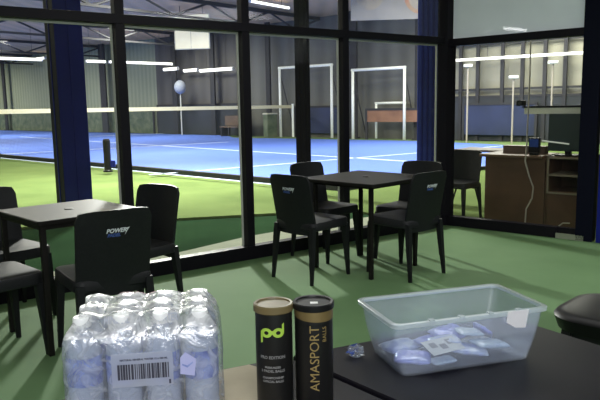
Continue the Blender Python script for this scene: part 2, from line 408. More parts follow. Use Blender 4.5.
for a, b, l in (((-12.9,28.0),(-11.3,29.37),'farthest along the pale green wall'), ((-9.78,30.68),(-9.07,31.28),'just right of the blue column'), ((-8.92,31.41),(-6.36,33.61),'long one right of the first mullion')):
    tube((a[0],a[1],3.55), (b[0],b[1],3.55), 'lit tube lamp, '+l, 'tube lamps along the far wall', r=.06)
for a, b, l in (((-1.545,22.3,4.8),(-.274,24.0,4.8),'lit ceiling tube seen left of the black column above the transom'),
                ((2.163,25.0,4.75),(3.55,26.3,4.75),'lit ceiling tube above the transom right of the third mullion'),
                ((4.545,22.1,4.0),(5.2,22.85,4.0),'lit ceiling tube beside the corner post')):
    if l.startswith('lit ceiling tube above'): a, b = (1.95,22.5,4.4), (3.12,23.7,4.4)
    tube(a, b, l, 'tube lamps on the hall roof', r=.045)
t = tube(wfz(7.9,2.83,.5), wfz(16,2.80,.5), 'long lit strip lamp across the beige far wall above the counter', 'strip lamps on beige wall', r=.045)

# roof trusses
for i, s in enumerate((-30,-22,-14,-6,2,10)):
    bm = bmesh.new(); a = wf(s,.3); b = wf(s,14)
    obox(bm, a, b, .12, 4.82, 4.95)
    obox(bm, a, b, .10, 4.30, 4.38)
    for q in range(9):
        p = a.lerp(b, q/9); r_ = a.lerp(b, (q+1)/9)
        z0, z1 = (4.34,4.88) if q % 2 else (4.88,4.34)
        bar(bm, (p.x,p.y,z0), (r_.x,r_.y,z1), .04, 6)
    o = link('roof_truss', bm, M['steel_d'])
    tag(o, 'dark steel roof truss under the hall roof', 'truss', 'hall roof trusses')
# far columns
for s, w, l in ((-26.0,.35,'farthest left grey steel column by the pale green wall'), (-14.0,.55,'grey steel column between the blue column and the first mullion'), (-7.5,.35,'dark column left of the globe lamp'),
                (-4.6,.3,'dark column right of the globe lamp'), (-.9,.25,'dark column just right of the second mullion'), (3.7,.35,'dark column left of the orange brown board'), (6.7,.4,'dark column right of the orange brown board')):
    bm = bmesh.new(); obox(bm, wf(s), wf(s+w), .10, -.08, 5.0, .01, -.5); obox(bm, wf(s-.05), wf(s+w+.05), .3, -.08, .05, .01, -.5)
    o = link('steel_column', bm, M['steel_d']); tag(o, l, 'column', 'steel columns along the far wall')

# big columns
M['matt'] = mat('matt_black_steel', (.004,.004,.006), 1.0, spec=0.0)
def column(name, label, c, w, rot, m1, m2, ribs=False, group='painted columns outside the glass'):
    t = thing(name, label, 'column', (c[0],c[1],-.06), rot, group)
    bm = bmesh.new(); box(bm, -w/2, w/2, -w/2, w/2, 0, 5.06, .012)
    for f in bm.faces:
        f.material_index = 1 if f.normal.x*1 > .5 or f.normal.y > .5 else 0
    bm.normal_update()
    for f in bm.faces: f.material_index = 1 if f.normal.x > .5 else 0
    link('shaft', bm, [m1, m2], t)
    bm = bmesh.new(); box(bm, -w/2-.05, w/2+.05, -w/2-.05, w/2+.05, 0, .03, .005); link('base_plate', bm, M['steel_d'], t)
    bm = bmesh.new()
    n = 3 if ribs else 1
    for i in range(n):
        x = -w/2+w*(i+1)/(n+1)
        box(bm, x-.012, x+.012, -w/2-.012, -w/2, .03, 5.0); box(bm, w/2, w/2+.012, x-.012, x+.012, .03, 5.0)
    link('rib', bm, m2, t)
    return t
column('steel_column', 'broad blue square column with shaded faces painted navy behind the left dining table', (-2.99,8.55), .36, radians(-52), M['bluecol_d'], M['bluecol'])  # light put into the colour: lit face blue, shaded faces navy
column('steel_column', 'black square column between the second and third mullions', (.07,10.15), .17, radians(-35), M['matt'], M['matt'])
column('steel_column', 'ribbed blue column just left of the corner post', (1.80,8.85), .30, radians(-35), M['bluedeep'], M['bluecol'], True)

# tennis net
nl, nr = Vector((-8.50,18.50,0)), Vector((-.30,28.35,0))
t = thing('tennis_net', 'black tennis net with cream top tape across the blue court', 'net', tuple(nl), atan2(nr.y-nl.y, nr.x-nl.x))
LN = (nr-nl).length
bm = bmesh.new(); vs = [bm.verts.new(p) for p in ((0,0,.03),(LN,0,.03),(LN,0,1.27),(0,0,1.27))]; bm.faces.new(vs); link('mesh_netting', bm, M['net'], t)
bm = bmesh.new(); box(bm, 0, LN, -.012, .012, 1.24, 1.37); link('tape', bm, M['tape'], t)
bm = bmesh.new(); bar(bm, (-.08,0,.62), (-.08,0,1.42), .05, 12); bar(bm, (-.08,0,1.42),(-.08,0,1.45), .06, 12); p = link('post', bm, M['steel_w'], t)
bm = bmesh.new(); bar(bm, (-.08,0,0), (-.08,0,.66), .075, 12); link('post_pad', bm, M['black'], p)
bm = bmesh.new(); bar(bm, (LN+.08,0,0), (LN+.08,0,1.42), .05, 12); link('post', bm, M['steel_w'], t)
t = thing('court_bollard', 'short black padded post standing on the near curb of the court', 'post', (-4.07,13.78,0))
bm = bmesh.new(); lathe(bm, [(.10,0),(.10,.03),(.075,.05),(.075,.66),(.06,.70)], 14); link('pad', bm, M['black'], t, False)
bm = bmesh.new(); box(bm, .04,.16,-.03,.03,.10,.24,.01); link('winder', bm, M['bluecol'], t)

# white tubular goal frames
def goal(a, b, h, label, r=.055):
    a = Vector(a); b = Vector(b); t = thing('goal_frame', label, 'goal', tuple(a), atan2(b.y-a.y, b.x-a.x), 'white goal frames'); L = (b-a).length
    for x in (0, L):
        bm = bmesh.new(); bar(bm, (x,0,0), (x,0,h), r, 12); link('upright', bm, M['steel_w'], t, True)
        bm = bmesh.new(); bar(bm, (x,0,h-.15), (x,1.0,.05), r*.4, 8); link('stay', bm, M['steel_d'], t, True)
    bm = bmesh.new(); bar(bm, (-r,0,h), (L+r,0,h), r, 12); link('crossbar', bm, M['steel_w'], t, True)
    return t
goal((-.78,28.4,0), (1.36,26.75,0), 2.95, 'tall white tubular frame behind the black column')
goal((2.13,25.65,0), (3.92,24.28,0), 2.66, 'tall white tubular frame right of the third mullion')
goal((3.05,25.75,0), (4.05,25.0,0), 1.38, 'small white frame behind the orange brown board', .045)

# lamp poles near beige wall
for s, h, l in ((9.15,2.55,'thin pale lamp pole left of the counter by the beige wall'), (10.75,2.1,'thin pale lamp pole behind the counter wire by the beige wall'), (12.0,2.5,'thin pale lamp pole behind the cream board by the beige wall')):
    c = wf(s,1.2); t = thing('lamp_pole', l, 'lamp', (c.x,c.y,-.02), 0, 'lamp poles by the beige wall')
    bm = bmesh.new(); bar(bm, (0,0,0),(0,0,h), .03, 8); link('pole', bm, M['cable'], t)
    bm = bmesh.new(); box(bm, -.14,.14,-.1,.1,h,h+.10,.03); link('lamp_head', bm, M['steel_w'], t)
# dark rails / studs on beige cladding
for i, s in enumerate((8.35, 9.0, 9.9, 10.6, 11.35, 12.0, 12.6, 13.2, 13.8)):
    bm = bmesh.new(); obox(bm, wf(s), wf(s+.12), .08, -.02, 4.9, 0, -.25); o = link('wall_stud', bm, M['steel_d']); tag(o, 'thin dark vertical stud against the beige far wall', 'stud', 'studs on the beige wall')
for z in (1.75, 3.3):
    bm = bmesh.new(); obox(bm, wf(7.8), wf(16), .06, z, z+.07, 0, -.18); o = link('wall_rail', bm, M['steel_d'])
    tag(o, 'thin dark horizontal rail across the beige far wall, %s the strip lamp' % ('below' if z < 2 else 'above'), 'rail')
# padded bin and bench behind the net
t = thing('padded_bin', 'grey green padded block beside the foot of the white frame', 'bin', (-1.25,28.75,-.02), radians(30))
bm = bmesh.new(); box(bm, -.24,.24,-.2,.2,0,1.0,.03); link('body', bm, M['wind'], t)
bm = bmesh.new(); box(bm, -.26,.26,-.22,.22,1.0,1.06,.02); link('lid', bm, M['paleboard'], t)
t = thing('court_bench', 'dark bench with a backrest behind the net near the second mullion', 'bench', (-3.0,30.0,-.02), radians(-38))
bm = bmesh.new(); box(bm, -.7,.7,-.2,.2,.42,.47,.01); link('seat', bm, M['brown'], t)
bm = bmesh.new(); box(bm, -.7,.7,.18,.22,.50,.95,.01); link('backrest', bm, M['brown'], t)
for x in (-.6,.6): bm = bmesh.new(); box(bm, x-.03,x+.03,-.2,.22,0,.42,.01); link('leg', bm, M['steel_d'], t)
# globe lamp on thin pole
c = wf(-6.05, 1.2); t = thing('globe_lamp', 'round pale lamp on a thin pole behind the net', 'lamp', (c.x,c.y,-.02))
bm = bmesh.new(); bar(bm, (0,0,0),(0,0,2.1), .03, 8); link('pole', bm, M['bead'], t)
bm = bmesh.new(); bmesh.ops.create_uvsphere(bm, u_segments=20, v_segments=12, radius=.29, matrix=Matrix.Translation((0,0,2.36))@Matrix.Scale(1.15,4,(0,0,1)))
M['globe'] = mat('globe_white', (.30,.33,.40), .6, emit=(.5,.55,.7), estr=.06); link('globe', bm, M['globe'], t, True)
# hanging white panel
t = thing('hanging_light_panel', 'bright cream square panel hanging under the hall roof', 'light', (-3.87,24.4,3.28), radians(-8))
M['cream'] = mat('cream_lit_panel', (.8,.76,.6), .6, emit=(1,.95,.75), estr=.45, noise=.1, nscale=4)
bm = bmesh.new(); box(bm, -.60,.66,-.03,.03,.2,1.40,.01); link('panel', bm, M['cream'], t)
bm = bmesh.new(); box(bm, -.02,.0,-.04,-.03,.2,1.40); box(bm, -.63,-.60,-.04,.04,.17,1.43); box(bm, .66,.69,-.04,.04,.17,1.43); box(bm, -.63,.69,-.04,.04,.17,.2); link('frame', bm, M['paleboard'], t)
for x in (-.4,.45): bm = bmesh.new(); bar(bm, (x,0,1.3),(x,0,1.72), .012, 6); link('hanger', bm, M['steel_d'], t)
# reflection in the upper glass, put in as a hanging printed sheet
M['banner'] = mat('beige_reflection', (.50,.42,.33), .8, nscale=2.2, color2=(.30,.29,.30))
M['glass_reflection_r'] = mat('red_reflection', (.45,.22,.16), .8, nscale=3, color2=(.40,.33,.26))
t = thing('reflection_sheet', 'added sheet painted with a beige and red glass reflection above the transom by the corner', 'banner', (2.95,17.9,3.57), radians(-6))
def arc_strip(bm, cx, cz, r1, r2, a0, a1, y, n=16):
    pr = None
    for i in range(n+1):
        a = radians(a0+(a1-a0)*i/n); p = [bm.verts.new((cx+r*cos(a), y, cz+r*sin(a))) for r in (r1,r2)]
        if pr: bm.faces.new([pr[0],pr[1],p[1],p[0]])
        pr = p
bm = bmesh.new(); box(bm, -1.50,1.25,-.01,.01,.0,1.50); link('backing_sheet', bm, mat('grey_reflection', (.34,.33,.35), .8, nscale=1.5, color2=(.27,.27,.29)), t)
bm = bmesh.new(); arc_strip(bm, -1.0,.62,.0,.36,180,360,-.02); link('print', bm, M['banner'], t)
bm = bmesh.new(); arc_strip(bm, .38,.58,.36,.46,150,390,-.02,24); link('print', bm, M['glass_reflection_r'], t)
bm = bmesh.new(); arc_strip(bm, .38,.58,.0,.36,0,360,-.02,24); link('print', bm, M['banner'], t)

# ------------------------------------------------------------------ counter outside the right glass
D0 = Vector((2.116,7.378)); ang = atan2(RD.y, RD.x)
t = thing('reception_counter', 'brown wooden reception counter behind the right glass wall', 'counter', (D0.x,D0.y,-.06), ang)
bm = bmesh.new(); box(bm, 0, .68, 0, .45, 0, .77, .006); link('front_panel', bm, M['woodd'], t)
bm = bmesh.new(); box(bm, -.06, .66, -.04, .50, .77, .80, .006); link('worktop', bm, M['woodtop'], t)
bm = bmesh.new()
box(bm, .69, 1.10, .40, .45, 0, .80); box(bm, .69,.72,0,.45,0,.80,.003); box(bm, 1.07,1.10,0,.45,0,.80,.003); box(bm, .69,1.10,0,.45,.40,.43); box(bm,.69,1.10,0,.45,.77,.80); box(bm,.69,1.10,0,.45,0,.40)
link('cabinet_case', bm, M['woodd'], t)
bm = bmesh.new(); box(bm, .705,.725,-.012,0,.40,.80); box(bm,1.05,1.07,-.012,0,.40,.80); box(bm,.705,1.07,-.012,0,.40,.42); box(bm,.705,1.07,-.012,.40,.59,.61); box(bm,.705,1.07,-.012,0,.775,.795)
link('shelf', bm, M['niche'], t)
def cpos(s, off, z): p = D0 + s*RD + off*Vector((.656,.755)); return (p.x,p.y,z)
t = thing('low_box', 'low brown box on the left end of the wooden counter', 'box', cpos(.28,.30,.74), ang)
bm = bmesh.new(); box(bm, -.18,.30,-.06,.06,0,.075,.005); link('body', bm, M['brown'], t)
bm = bmesh.new(); box(bm, -.185,.305,-.065,.065,.075,.085,.003); link('lid', bm, M['woodtop'], t)
t = thing('display_screen', 'large dark grey screen standing on the shelf end of the counter', 'screen', cpos(.88,.10,.74), ang)
bm = bmesh.new(); box(bm, -.21,.22,-.02,.03,.05,.445,.008); link('casing', bm, M['screen'], t)
bm = bmesh.new(); box(bm, -.195,.205,-.024,-.02,.065,.43); link('glass_front', bm, M['screen'], t)
bm = bmesh.new(); box(bm, -.12,.12,-.06,.08,0,.015,.004); box(bm,-.03,.03,-.01,.03,.015,.06); link('stand', bm, M['black'], t)
t = thing('canopy_board', 'cream board with dark upper edge above the dark screen', 'board', cpos(.40,.15,1.195), ang)
bm = bmesh.new(); box(bm, -.02,.72,-.02,.14,-.012,.055,.003); link('board', bm, M['paleboard'], t)
bm = bmesh.new(); box(bm, -.04,.72,-.03,.03,.055,.075,.002); link('edge_strip', bm, M['black'], t)
bm = bmesh.new(); box(bm, .69,.72,.10,.13,-.385,0); link('support', bm, M['black'], t)
t = thing('speaker_box', 'small black box at the left end of the cream board', 'speaker', cpos(.335,.15,1.272), ang)
bm = bmesh.new(); box(bm, -.045,.045,-.03,.03,0,.06,.006); link('casing', bm, M['black'], t)
bm = bmesh.new(); bar(bm, (.0,-.031,.03),(.0,-.034,.03), .022, 14); link('cone', bm, M['steel_d'], t)
t = thing('card_terminal', 'small black device standing on the counter beside the dangling cable', 'device', cpos(.54,.05,.74), ang)
bm = bmesh.new(); box(bm, -.06,.06,-.02,.02,.03,.19,.006); link('casing', bm, M['black'], t)
bm = bmesh.new(); box(bm, -.048,.048,-.024,-.02,.09,.175); link('display', bm, M['darkblue'], t)
bm = bmesh.new(); box(bm, -.04,.04,-.04,.04,0,.03,.004); link('foot', bm, M['black'], t)
bm = bmesh.new(); bar(bm, cpos(.63,.02,.90), cpos(.92,-.0,.872), .008, 8); o = link('white_rod', bm, M['steel_w']); tag(o, 'thin white rod sticking out across the dark screen', 'rod')
pts = [cpos(.50,-.07,2.72), cpos(.51,-.07,1.6), cpos(.50,-.07,.83), cpos(.49,-.07,.68), cpos(.53,-.05,.52), cpos(.58,-.05,.40), cpos(.57,-.05,.28), cpos(.51,-.05,.16), cpos(.50,-.05,-.05)]
bm = bmesh.new(); tube_path(bm, [Vector(p) for p in pts], .0085); o = link('cable', bm, M['cable']); tag(o, 'pale cable hanging in front of the wooden counter', 'cable')
pts = [cpos(.84,-.06,-.06), cpos(.86,-.06,.0), cpos(.91,-.06,.045), cpos(.98,-.06,.05)]
bm = bmesh.new(); tube_path(bm, [Vector(p) for p in pts], .007); o = link('cable', bm, M['cable']); tag(o, 'short curled pale cable end at the foot of the counter', 'cable')
# extra outside folding table + chair left of counter
t = thing('folding_table', 'brown topped folding table outside left of the counter', 'table', (2.42,8.42,-.06), radians(-38))
bm = bmesh.new(); box(bm, -.34,.34,-.25,.25,.76,.785,.004); link('tabletop', bm, M['woodtop'], t)
for x in (-.27,.27):
    bm = bmesh.new(); bar(bm, (x-.12,-.2,0),(x+.10,-.2,.76), .013, 8); link('leg', bm, M['black'], t)
    bm = bmesh.new(); bar(bm, (x+.12,.2,0),(x-.10,.2,.76), .013, 8); link('leg', bm, M['black'], t)

# ------------------------------------------------------------------ chairs
M['stool'] = mat('black_vinyl', (.005,.005,.006), .4, spec=.15, noise=.2, nscale=20)
def lq(z, w, r): return [(x,y,z) for x,y in rrect(w,w,r,8)]
def chair_panel(bm):
    # curved backrest panel, thickness t
    nu, nv = 12, 10; t = .018
    def pt(u, v, side):
        # u -1..1 across, v 0..1 up
        z = .36 + .455*v
        hw = .193 + .004*v - (.03*max(0,(.12-v)/.12)**2)
        edge = max(0, v-.93)/.07
        hw -= .018*edge**2
        z -= .010*abs(u)**4*max(0,(v-.8)/.2)
        y = -.195 - .075*max(0, v-.15)/.85 + .028*u*u
        return Vector((u*hw, y - side*t, z))
    g = [[[bm.verts.new(pt(-1+2*i/nu, j/nv, s)) for i in range(nu+1)] for j in range(nv+1)] for s in (0,1)]
    for s in (0,1):
        for j in range(nv):
            for i in range(nu):
                q = [g[s][j][i], g[s][j][i+1], g[s][j+1][i+1], g[s][j+1][i]]
                bm.faces.new(q if s else q[::-1])
    def side(a, b):
        for k in range(len(a)-1): bm.faces.new([a[k],a[k+1],b[k+1],b[k]])
    side(g[0][0], g[1][0]); side(g[1][nv], g[0][nv])
    side([r[0] for r in g[1]], [r[0] for r in g[0]]); side([r[nu] for r in g[0]], [r[nu] for r in g[1]])
def leg_bm(fx, fy, tx, ty, h, w0=.026, w1=.046):
    bm = bmesh.new()
    loops = []
    for q in (0, .5, .85, 1):
        x = fx+(tx-fx)*q; y = fy+(ty-fy)*q; w = w0+(w1-w0)*q**1.3
        loops.append([(x+a*w/2, y+b*w/2, h*q) for a, b in ((-1,-1),(1,-1),(1,1),(-1,1))])
    loft(bm, loops)
    bmesh.ops.bevel(bm, geom=[e for e in bm.edges if abs(e.verts[0].co.z-e.verts[1].co.z) > .01], offset=.006, segments=2, affect='EDGES')
    return bm
def make_chair(label, group):
    t = thing('dining_chair', label, 'chair', (0,0,0), 0, group)
    bm = bmesh.new()
    lo = []
    for z, k, ins in ((.395,1,.006), (.400,1,0), (.445,1,0), (.455,1,.006), (.458,1,.02)):
        lo.append([(x, y, z + (.004 if z > .44 and y > .12 else 0)) for x, y in rrect(.415-2*ins, .42-2*ins, .05)])
    loft(bm, lo, cap=False); bm.faces.ensure_lookup_table()
    n = 20
    bm.verts.ensure_lookup_table()
    c = bm.verts.new((0,0,.450)); top = bm.verts[(5-1)*n:5*n]
    for i in range(n): bm.faces.new([top[i], top[(i+1)%n], c])
    c = bm.verts.new((0,0,.41)); bot = bm.verts[0:n]
    for i in range(n): bm.faces.new([bot[(i+1)%n], bot[i], c])
    smooth_angle(link('seat', bm, M['chair'], t), 40)
    bm = bmesh.new(); chair_panel(bm); b = smooth_angle(link('backrest', bm, M['chair'], t), 50)
    for x in (-1,1):
        link('leg', leg_bm(x*.195, .20, x*.178, .180, .41), M['chair'], t)
        bm = leg_bm(x*.200, -.235, x*.180, -.196, .43, .026, .042); link('leg', bm, M['chair'], t)
    # logo on the outer face of the backrest
    R = Matrix.Rotation(radians(90), 4, 'X')
    def put(bm, x, z, m, name='printed_logo'):
        for v in bm.verts:
            px, pz, e = v.co.x, v.co.y, v.co.z
            X = px+x; Z = pz+z; vv = (Z-.36)/.455; u = X/.21
            Y = -.195-.075*max(0,vv-.15)/.85+.028*u*u-.018-.0008-e
            v.co = Vector((X, Y, Z))
        link(name, bm, m, b)
    # seen from behind (looking along +y) x runs left to right
    bm = text_mesh('POWER', .030, .0004, shear=.25, bold=.0012); put(bm, 0, .706, M['logo_w'])
    bm = text_mesh('PADEL', .023, .0004, shear=.25, bold=.001); put(bm, -.013, .683, M['logo_b'])
    bm = bmesh.new(); vs = [bm.verts.new((p[0],p[1],0)) for p in ((.044,.714),(.070,.719),(.043,.678),(.048,.692),(.055,.707))]
    bm.faces.new(vs)
    for v in vs: v.co.y -= .70
    put(bm, 0, .70, M['logo_w'])
    return t
g2 = 'black chairs around the right dining table'; g1 = 'black chairs around the left dining table'
H = lambda d: radians(d-90)
ch = make_chair('black plastic chair left of the right dining table, back turned to the camera', g2)
ch.location = (.09,4.955,0); ch.rotation_euler = (0,0,H(47))
def place(x, y, hd, label, group): c = dup(ch, (x,y,0), H(hd), label); c['group'] = group; return c
place(.23,5.60,-47, 'black plastic chair half hidden behind the left chair of the right dining table', g2)
place(.81,5.00,130, 'black plastic chair with a white logo on its back, nearest the corner post', g2)
place(.92,5.51,230, 'black plastic chair facing the camera on the far right side of the right dining table', g2)
place(-1.08,3.44,125, 'black plastic chair with white and blue logo on its back, at the left dining table', g1)
place(-1.08,4.06,234, 'black plastic chair beside the broad blue column, behind the chair at left dining table', g1)
place(-1.88,4.06,-42, 'black plastic chair on the far left side of the left dining table', g1)
place(-1.66,3.38,46, 'black plastic chair cut by the left edge, nearest the camera', g1)
t = thing('padded_stool', 'black padded stool with thick rounded seat beyond the storage tub', 'stool', (1.29,2.53,0), radians(45))
bm = bmesh.new(); loft(bm, [lq(.40,.42-.03,.10), lq(.405,.42,.12), lq(.455,.45,.13), lq(.470,.43,.13), lq(.476,.36,.11), lq(.480,.2,.06)]); smooth_angle(link('seat', bm, M['stool'], t), 50)
for x in (-1,1):
    for y in (-1,1): link('leg', leg_bm(x*.19, y*.19, x*.15, y*.15, .405, .026, .04), M['chair'], t)
bm = bmesh.new(); box(bm, -.15,.15,-.15,.15,.36,.40,.005); link('seat_frame', bm, M['chair'], t)
c = dup(ch, (1.86,7.64,-.06), H(229), 'black plastic chair outside behind the right glass wall at the folding table'); c['group'] = 'chairs outside'

# ------------------------------------------------------------------ dining tables
def dtable(cx, cy, rot, side, inset, label):
    t = thing('dining_table', label, 'table', (cx,cy,0), rot, 'square dining tables')
    h = side/2; z = .74
    bm = bmesh.new(); loft(bm, [[(x,y,zz) for x, y in rrect(side-2*i, side-2*i, .02)] for zz, i in ((z-.026,.002),(z-.022,0),(z-.004,0),(z,.003))]); smooth_angle(link('tabletop', bm, M['table'], t), 30)
    bm = bmesh.new(); e = h-inset
    for a in (-1,1): box(bm, -e,e,a*e-.012,a*e+.012,z-.050,z-.026); box(bm, a*e-.012,a*e+.012,-e,e,z-.050,z-.026)
    link('apron', bm, M['table'], t)
    for a in (-1,1):
        for b in (-1,1):
            bm = bmesh.new(); box(bm, a*e-.0145,a*e+.0145,b*e-.0145,b*e+.0145,0,z-.026,.003); link('leg', bm, M['table'], t)
    bm = bmesh.new(); lathe(bm, [(.026,z),(.026,z+.003),(.022,z+.005)], 20); link('parasol_hole_cover', bm, M['black'], t)
    return t
dtable(.53,5.20,radians(45), .77, .10, 'square black table near the corner, among four black chairs')
dtable(-1.35,3.75,radians(44), .61, .03, 'square black table at the left edge, among four black chairs')

# ------------------------------------------------------------------ foreground tables
def ftable(pts, label, zt=.74):
    c = Vector((sum(p[0] for p in pts)/len(pts), sum(p[1] for p in pts)/len(pts)))
    t = thing('cafe_table', label, 'table', (c.x,c.y,0), 0, 'two black tables in the foreground')
    P = [Vector(p)-c for p in pts]
    def sc(i): return [(p.x*(1-i), p.y*(1-i)) for p in P]
    bm = bmesh.new(); loft(bm, [[(x,y,z) for x,y in sc(i)] for z,i in ((zt-.03,.01),(zt-.026,0),(zt-.004,0),(zt,.008))])
    link('tabletop', bm, M['ftable'], t)
    for p in P:
        q = p*.86; bm = bmesh.new(); box(bm, q.x-.022,q.x+.022,q.y-.022,q.y+.022,0,zt-.03,.004); link('leg', bm, M['table'], t)
    return t
M['ftable'] = mat('black_laminate', (.008,.007,.011), .42, spec=.15, noise=.2, nscale=5, bump=.02)
ftable([(-.035,1.430),(-.62,1.165),(-.30,.62),(.335,.99)], 'black table under the water bottle pack and the two cans')
ftable([(-.022,1.437),(.352,.995),(.93,1.13),(.545,1.700)], 'black table under the clear storage tub')
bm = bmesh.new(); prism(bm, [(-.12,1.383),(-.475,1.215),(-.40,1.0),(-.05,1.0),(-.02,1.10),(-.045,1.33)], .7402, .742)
o = link('glare_sheet', bm, M['table_glare']); tag(o, 'flat beige sheet put in for table glare beneath the bottle pack', 'table_glare')  # beige sheet stands in for pale glare on the black tabletop

# ------------------------------------------------------------------ cans
def curved_text(s, size, R, z, ang0, m, parent, name, vertical=False, shear=0, bold=.0006):
    bm = text_mesh(s, size, .0002, shear, bold); subdiv_bm(bm, .006)
    for v in bm.verts:
        x, y, e = v.co
        if vertical: x, y = -y, x
        a = ang0 + x/R; r = R + .0004 + e
        v.co = Vector((r*sin(a), -r*cos(a), z+y))
    return link(name, bm, m, parent)
T0 = .7402
view = lambda x, y: atan2(x, y)
t = thing('ball_can', 'black ball can with bronze lid and lime green logo', 'can', (-.053,1.168,T0), 0)
R1 = .0345
bm = bmesh.new(); lathe(bm, [(R1-.002,0),(R1,.003),(R1,.197)], 40); smooth_angle(link('body', bm, M['can'], t))
bm = bmesh.new(); lathe(bm, [(R1+.0005,.196),(R1+.003,.198),(R1+.003,.209),(R1+.001,.211),(R1-.003,.2105),(R1-.004,.208)], 40); smooth_angle(link('lid', bm, M['olive'], t))
a0 = -.06
# lime emblem: two rounded lobes with round eyes, a stem up and a stem down
def ring(bm, cx, cz, ro, ri, sx=1.0, n=24, R=R1, a0=a0):
    pr = None
    for i in range(n+1):
        a = 2*pi*i/n; ps = []
        for r in (ro, ri):
            x = cx + r*cos(a)*sx; z = cz + r*sin(a)
            an = a0 + x/R; ps.append(bm.verts.new(((R+.0006)*sin(an), -(R+.0006)*cos(an), z)))
        if pr: bm.faces.new([pr[0],pr[1],ps[1],ps[0]])
        pr = ps
def quadc(bm, pts, R=R1, a0=a0):
    vs = []
    for x, z in pts:
        an = a0+x/R; vs.append(bm.verts.new(((R+.0007)*sin(an), -(R+.0007)*cos(an), z)))
    bm.faces.new(vs)
bm = bmesh.new(); zc = .163
ring(bm, -.0105, zc, .0090, .0036, 1.2); ring(bm, .0115, zc, .0090, .0036, 1.2)
quadc(bm, [(-.0225,zc-.020),(-.0180,zc-.018),(-.0175,zc+.002),(-.0218,zc+.004)]); quadc(bm, [(.0185,zc),(.0225,zc-.001),(.0225,zc+.018),(.0185,zc+.015)]); quadc(bm, [(-.004,zc-.003),(.004,zc-.003),(.004,zc+.004),(-.004,zc+.004)])
link('lime_emblem', bm, M['lime'], t)
for s, sz, z in (('PRO EDITION',.0078,.116), ('PRESSURIZED',.0050,.097), ('3 PADEL BALLS',.0068,.090), ('CHAMPIONSHIP',.0056,.077), ('OFFICIAL BALLS',.0056,.070)):
    curved_text(s, sz, R1, z, a0, M['greytxt'], t, 'lettering', bold=.0002)
t = thing('ball_can', 'black ball can with black lid, gold band and gold vertical lettering', 'can', (.0215,1.168,T0), 0)
R2 = .0355
bm = bmesh.new(); lathe(bm, [(R2-.002,0),(R2,.003),(R2,.176)], 40)
ob = smooth_angle(link('body', bm, M['can'], t))
# slanted top of the black print: band of gold above with wavy lower edge
bm = bmesh.new(); n = 40; rings = [[],[],[]]
for kk in range(n):
    a = 2*pi*kk/n; x, y = sin(a), -cos(a); zl = .190 + .0045*cos(a*1.0+2.6)
    for j, (r, z) in enumerate(((R2+.0007,zl-.004),(R2+.0007,.197),(R2,.203))): rings[j].append(bm.verts.new((r*x,r*y,z)))
for j in (0,1):
    for kk in range(n): bm.faces.new([rings[j][kk], rings[j][(kk+1)%n], rings[j+1][(kk+1)%n], rings[j+1][kk]])
smooth_angle(link('gold_band', bm, M['gold'], t))
bm = bmesh.new(); lathe(bm, [(R2,.174),(R2,.190)], 40, closed=False); smooth_angle(link('sleeve_edge', bm, M['can'], t))
bm = bmesh.new(); lathe(bm, [(R2+.001,.200),(R2+.003,.2015),(R2+.003,.211),(R2+.0015,.213),(R2-.003,.2125),(R2-.0045,.2095)], 40); smooth_angle(link('lid', bm, M['black'], t))
bm = bmesh.new(); box(bm, -.006,.008,-.010,.0,.2096,.2104); link('sticker', bm, M['white'], t)
curved_text('AMASPORT', .0245, R2, .113, .03, M['goldtxt'], t, 'lettering', vertical=True, bold=.0)
curved_text('BALLS', .0110, R2, .158, .56, M['goldtxt'], t, 'lettering', vertical=True, bold=.0)

# ------------------------------------------------------------------ bottle pack
PO = Vector((-.392,1.115)); a = radians(8); ex = Vector((cos(a),sin(a))); ey = Vector((-sin(a),cos(a))); SX, SY = .0690, .0635
TB = .7424
def make_bottle(label):
    t = thing('water_bottle', label, 'bottle', (0,0,0), 0, 'water bottles in the shrink wrapped pack')
    bm = bmesh.new(); lathe(bm, [(.026,0),(.0305,.004),(.031,.035),(.0295,.040),(.031,.046),(.031,.060),(.031,.137),(.030,.143),(.028,.152),(.019,.172),(.0135,.181),(.0125,.187)], 24); smooth_angle(link('body', bm, M['water'], t), 60)
    bm = bmesh.new(); lathe(bm, [(.0145,.186),(.0155,.188),(.0155,.202),(.0140,.2045)], 20); smooth_angle(link('cap', bm, M['cap'], t), 40)
    bm = bmesh.new(); lathe(bm, [(.0315,.084),(.0317,.086),(.0317,.134),(.0315,.136)], 24, closed=False); smooth_angle(link('label', bm, M['blabel'], t), 40)
    bm = bmesh.new(); lathe(bm, [(.0158,.1875),(.0162,.188),(.0162,.191),(.0158,.1915)], 20, closed=False); link('neck_ring', bm, M['cap'], t)
    return t
b0 = make_bottle('x'); rows = ['front', 'middle', 'back']; cols = ['leftmost', 'second from left', 'second from right', 'rightmost']
for j in range(3):
    for i in range(4):
        p = PO + ex*SX*i + ey*SY*j
        lab = 'clear water bottle with white cap, %s %s row of wrapped pack' % (cols[i], rows[j])
        if i == j == 0: b0.location = (p.x,p.y,TB); b0['label'] = lab
        else: dup(b0, (p.x,p.y,TB), random.random()*6, lab)
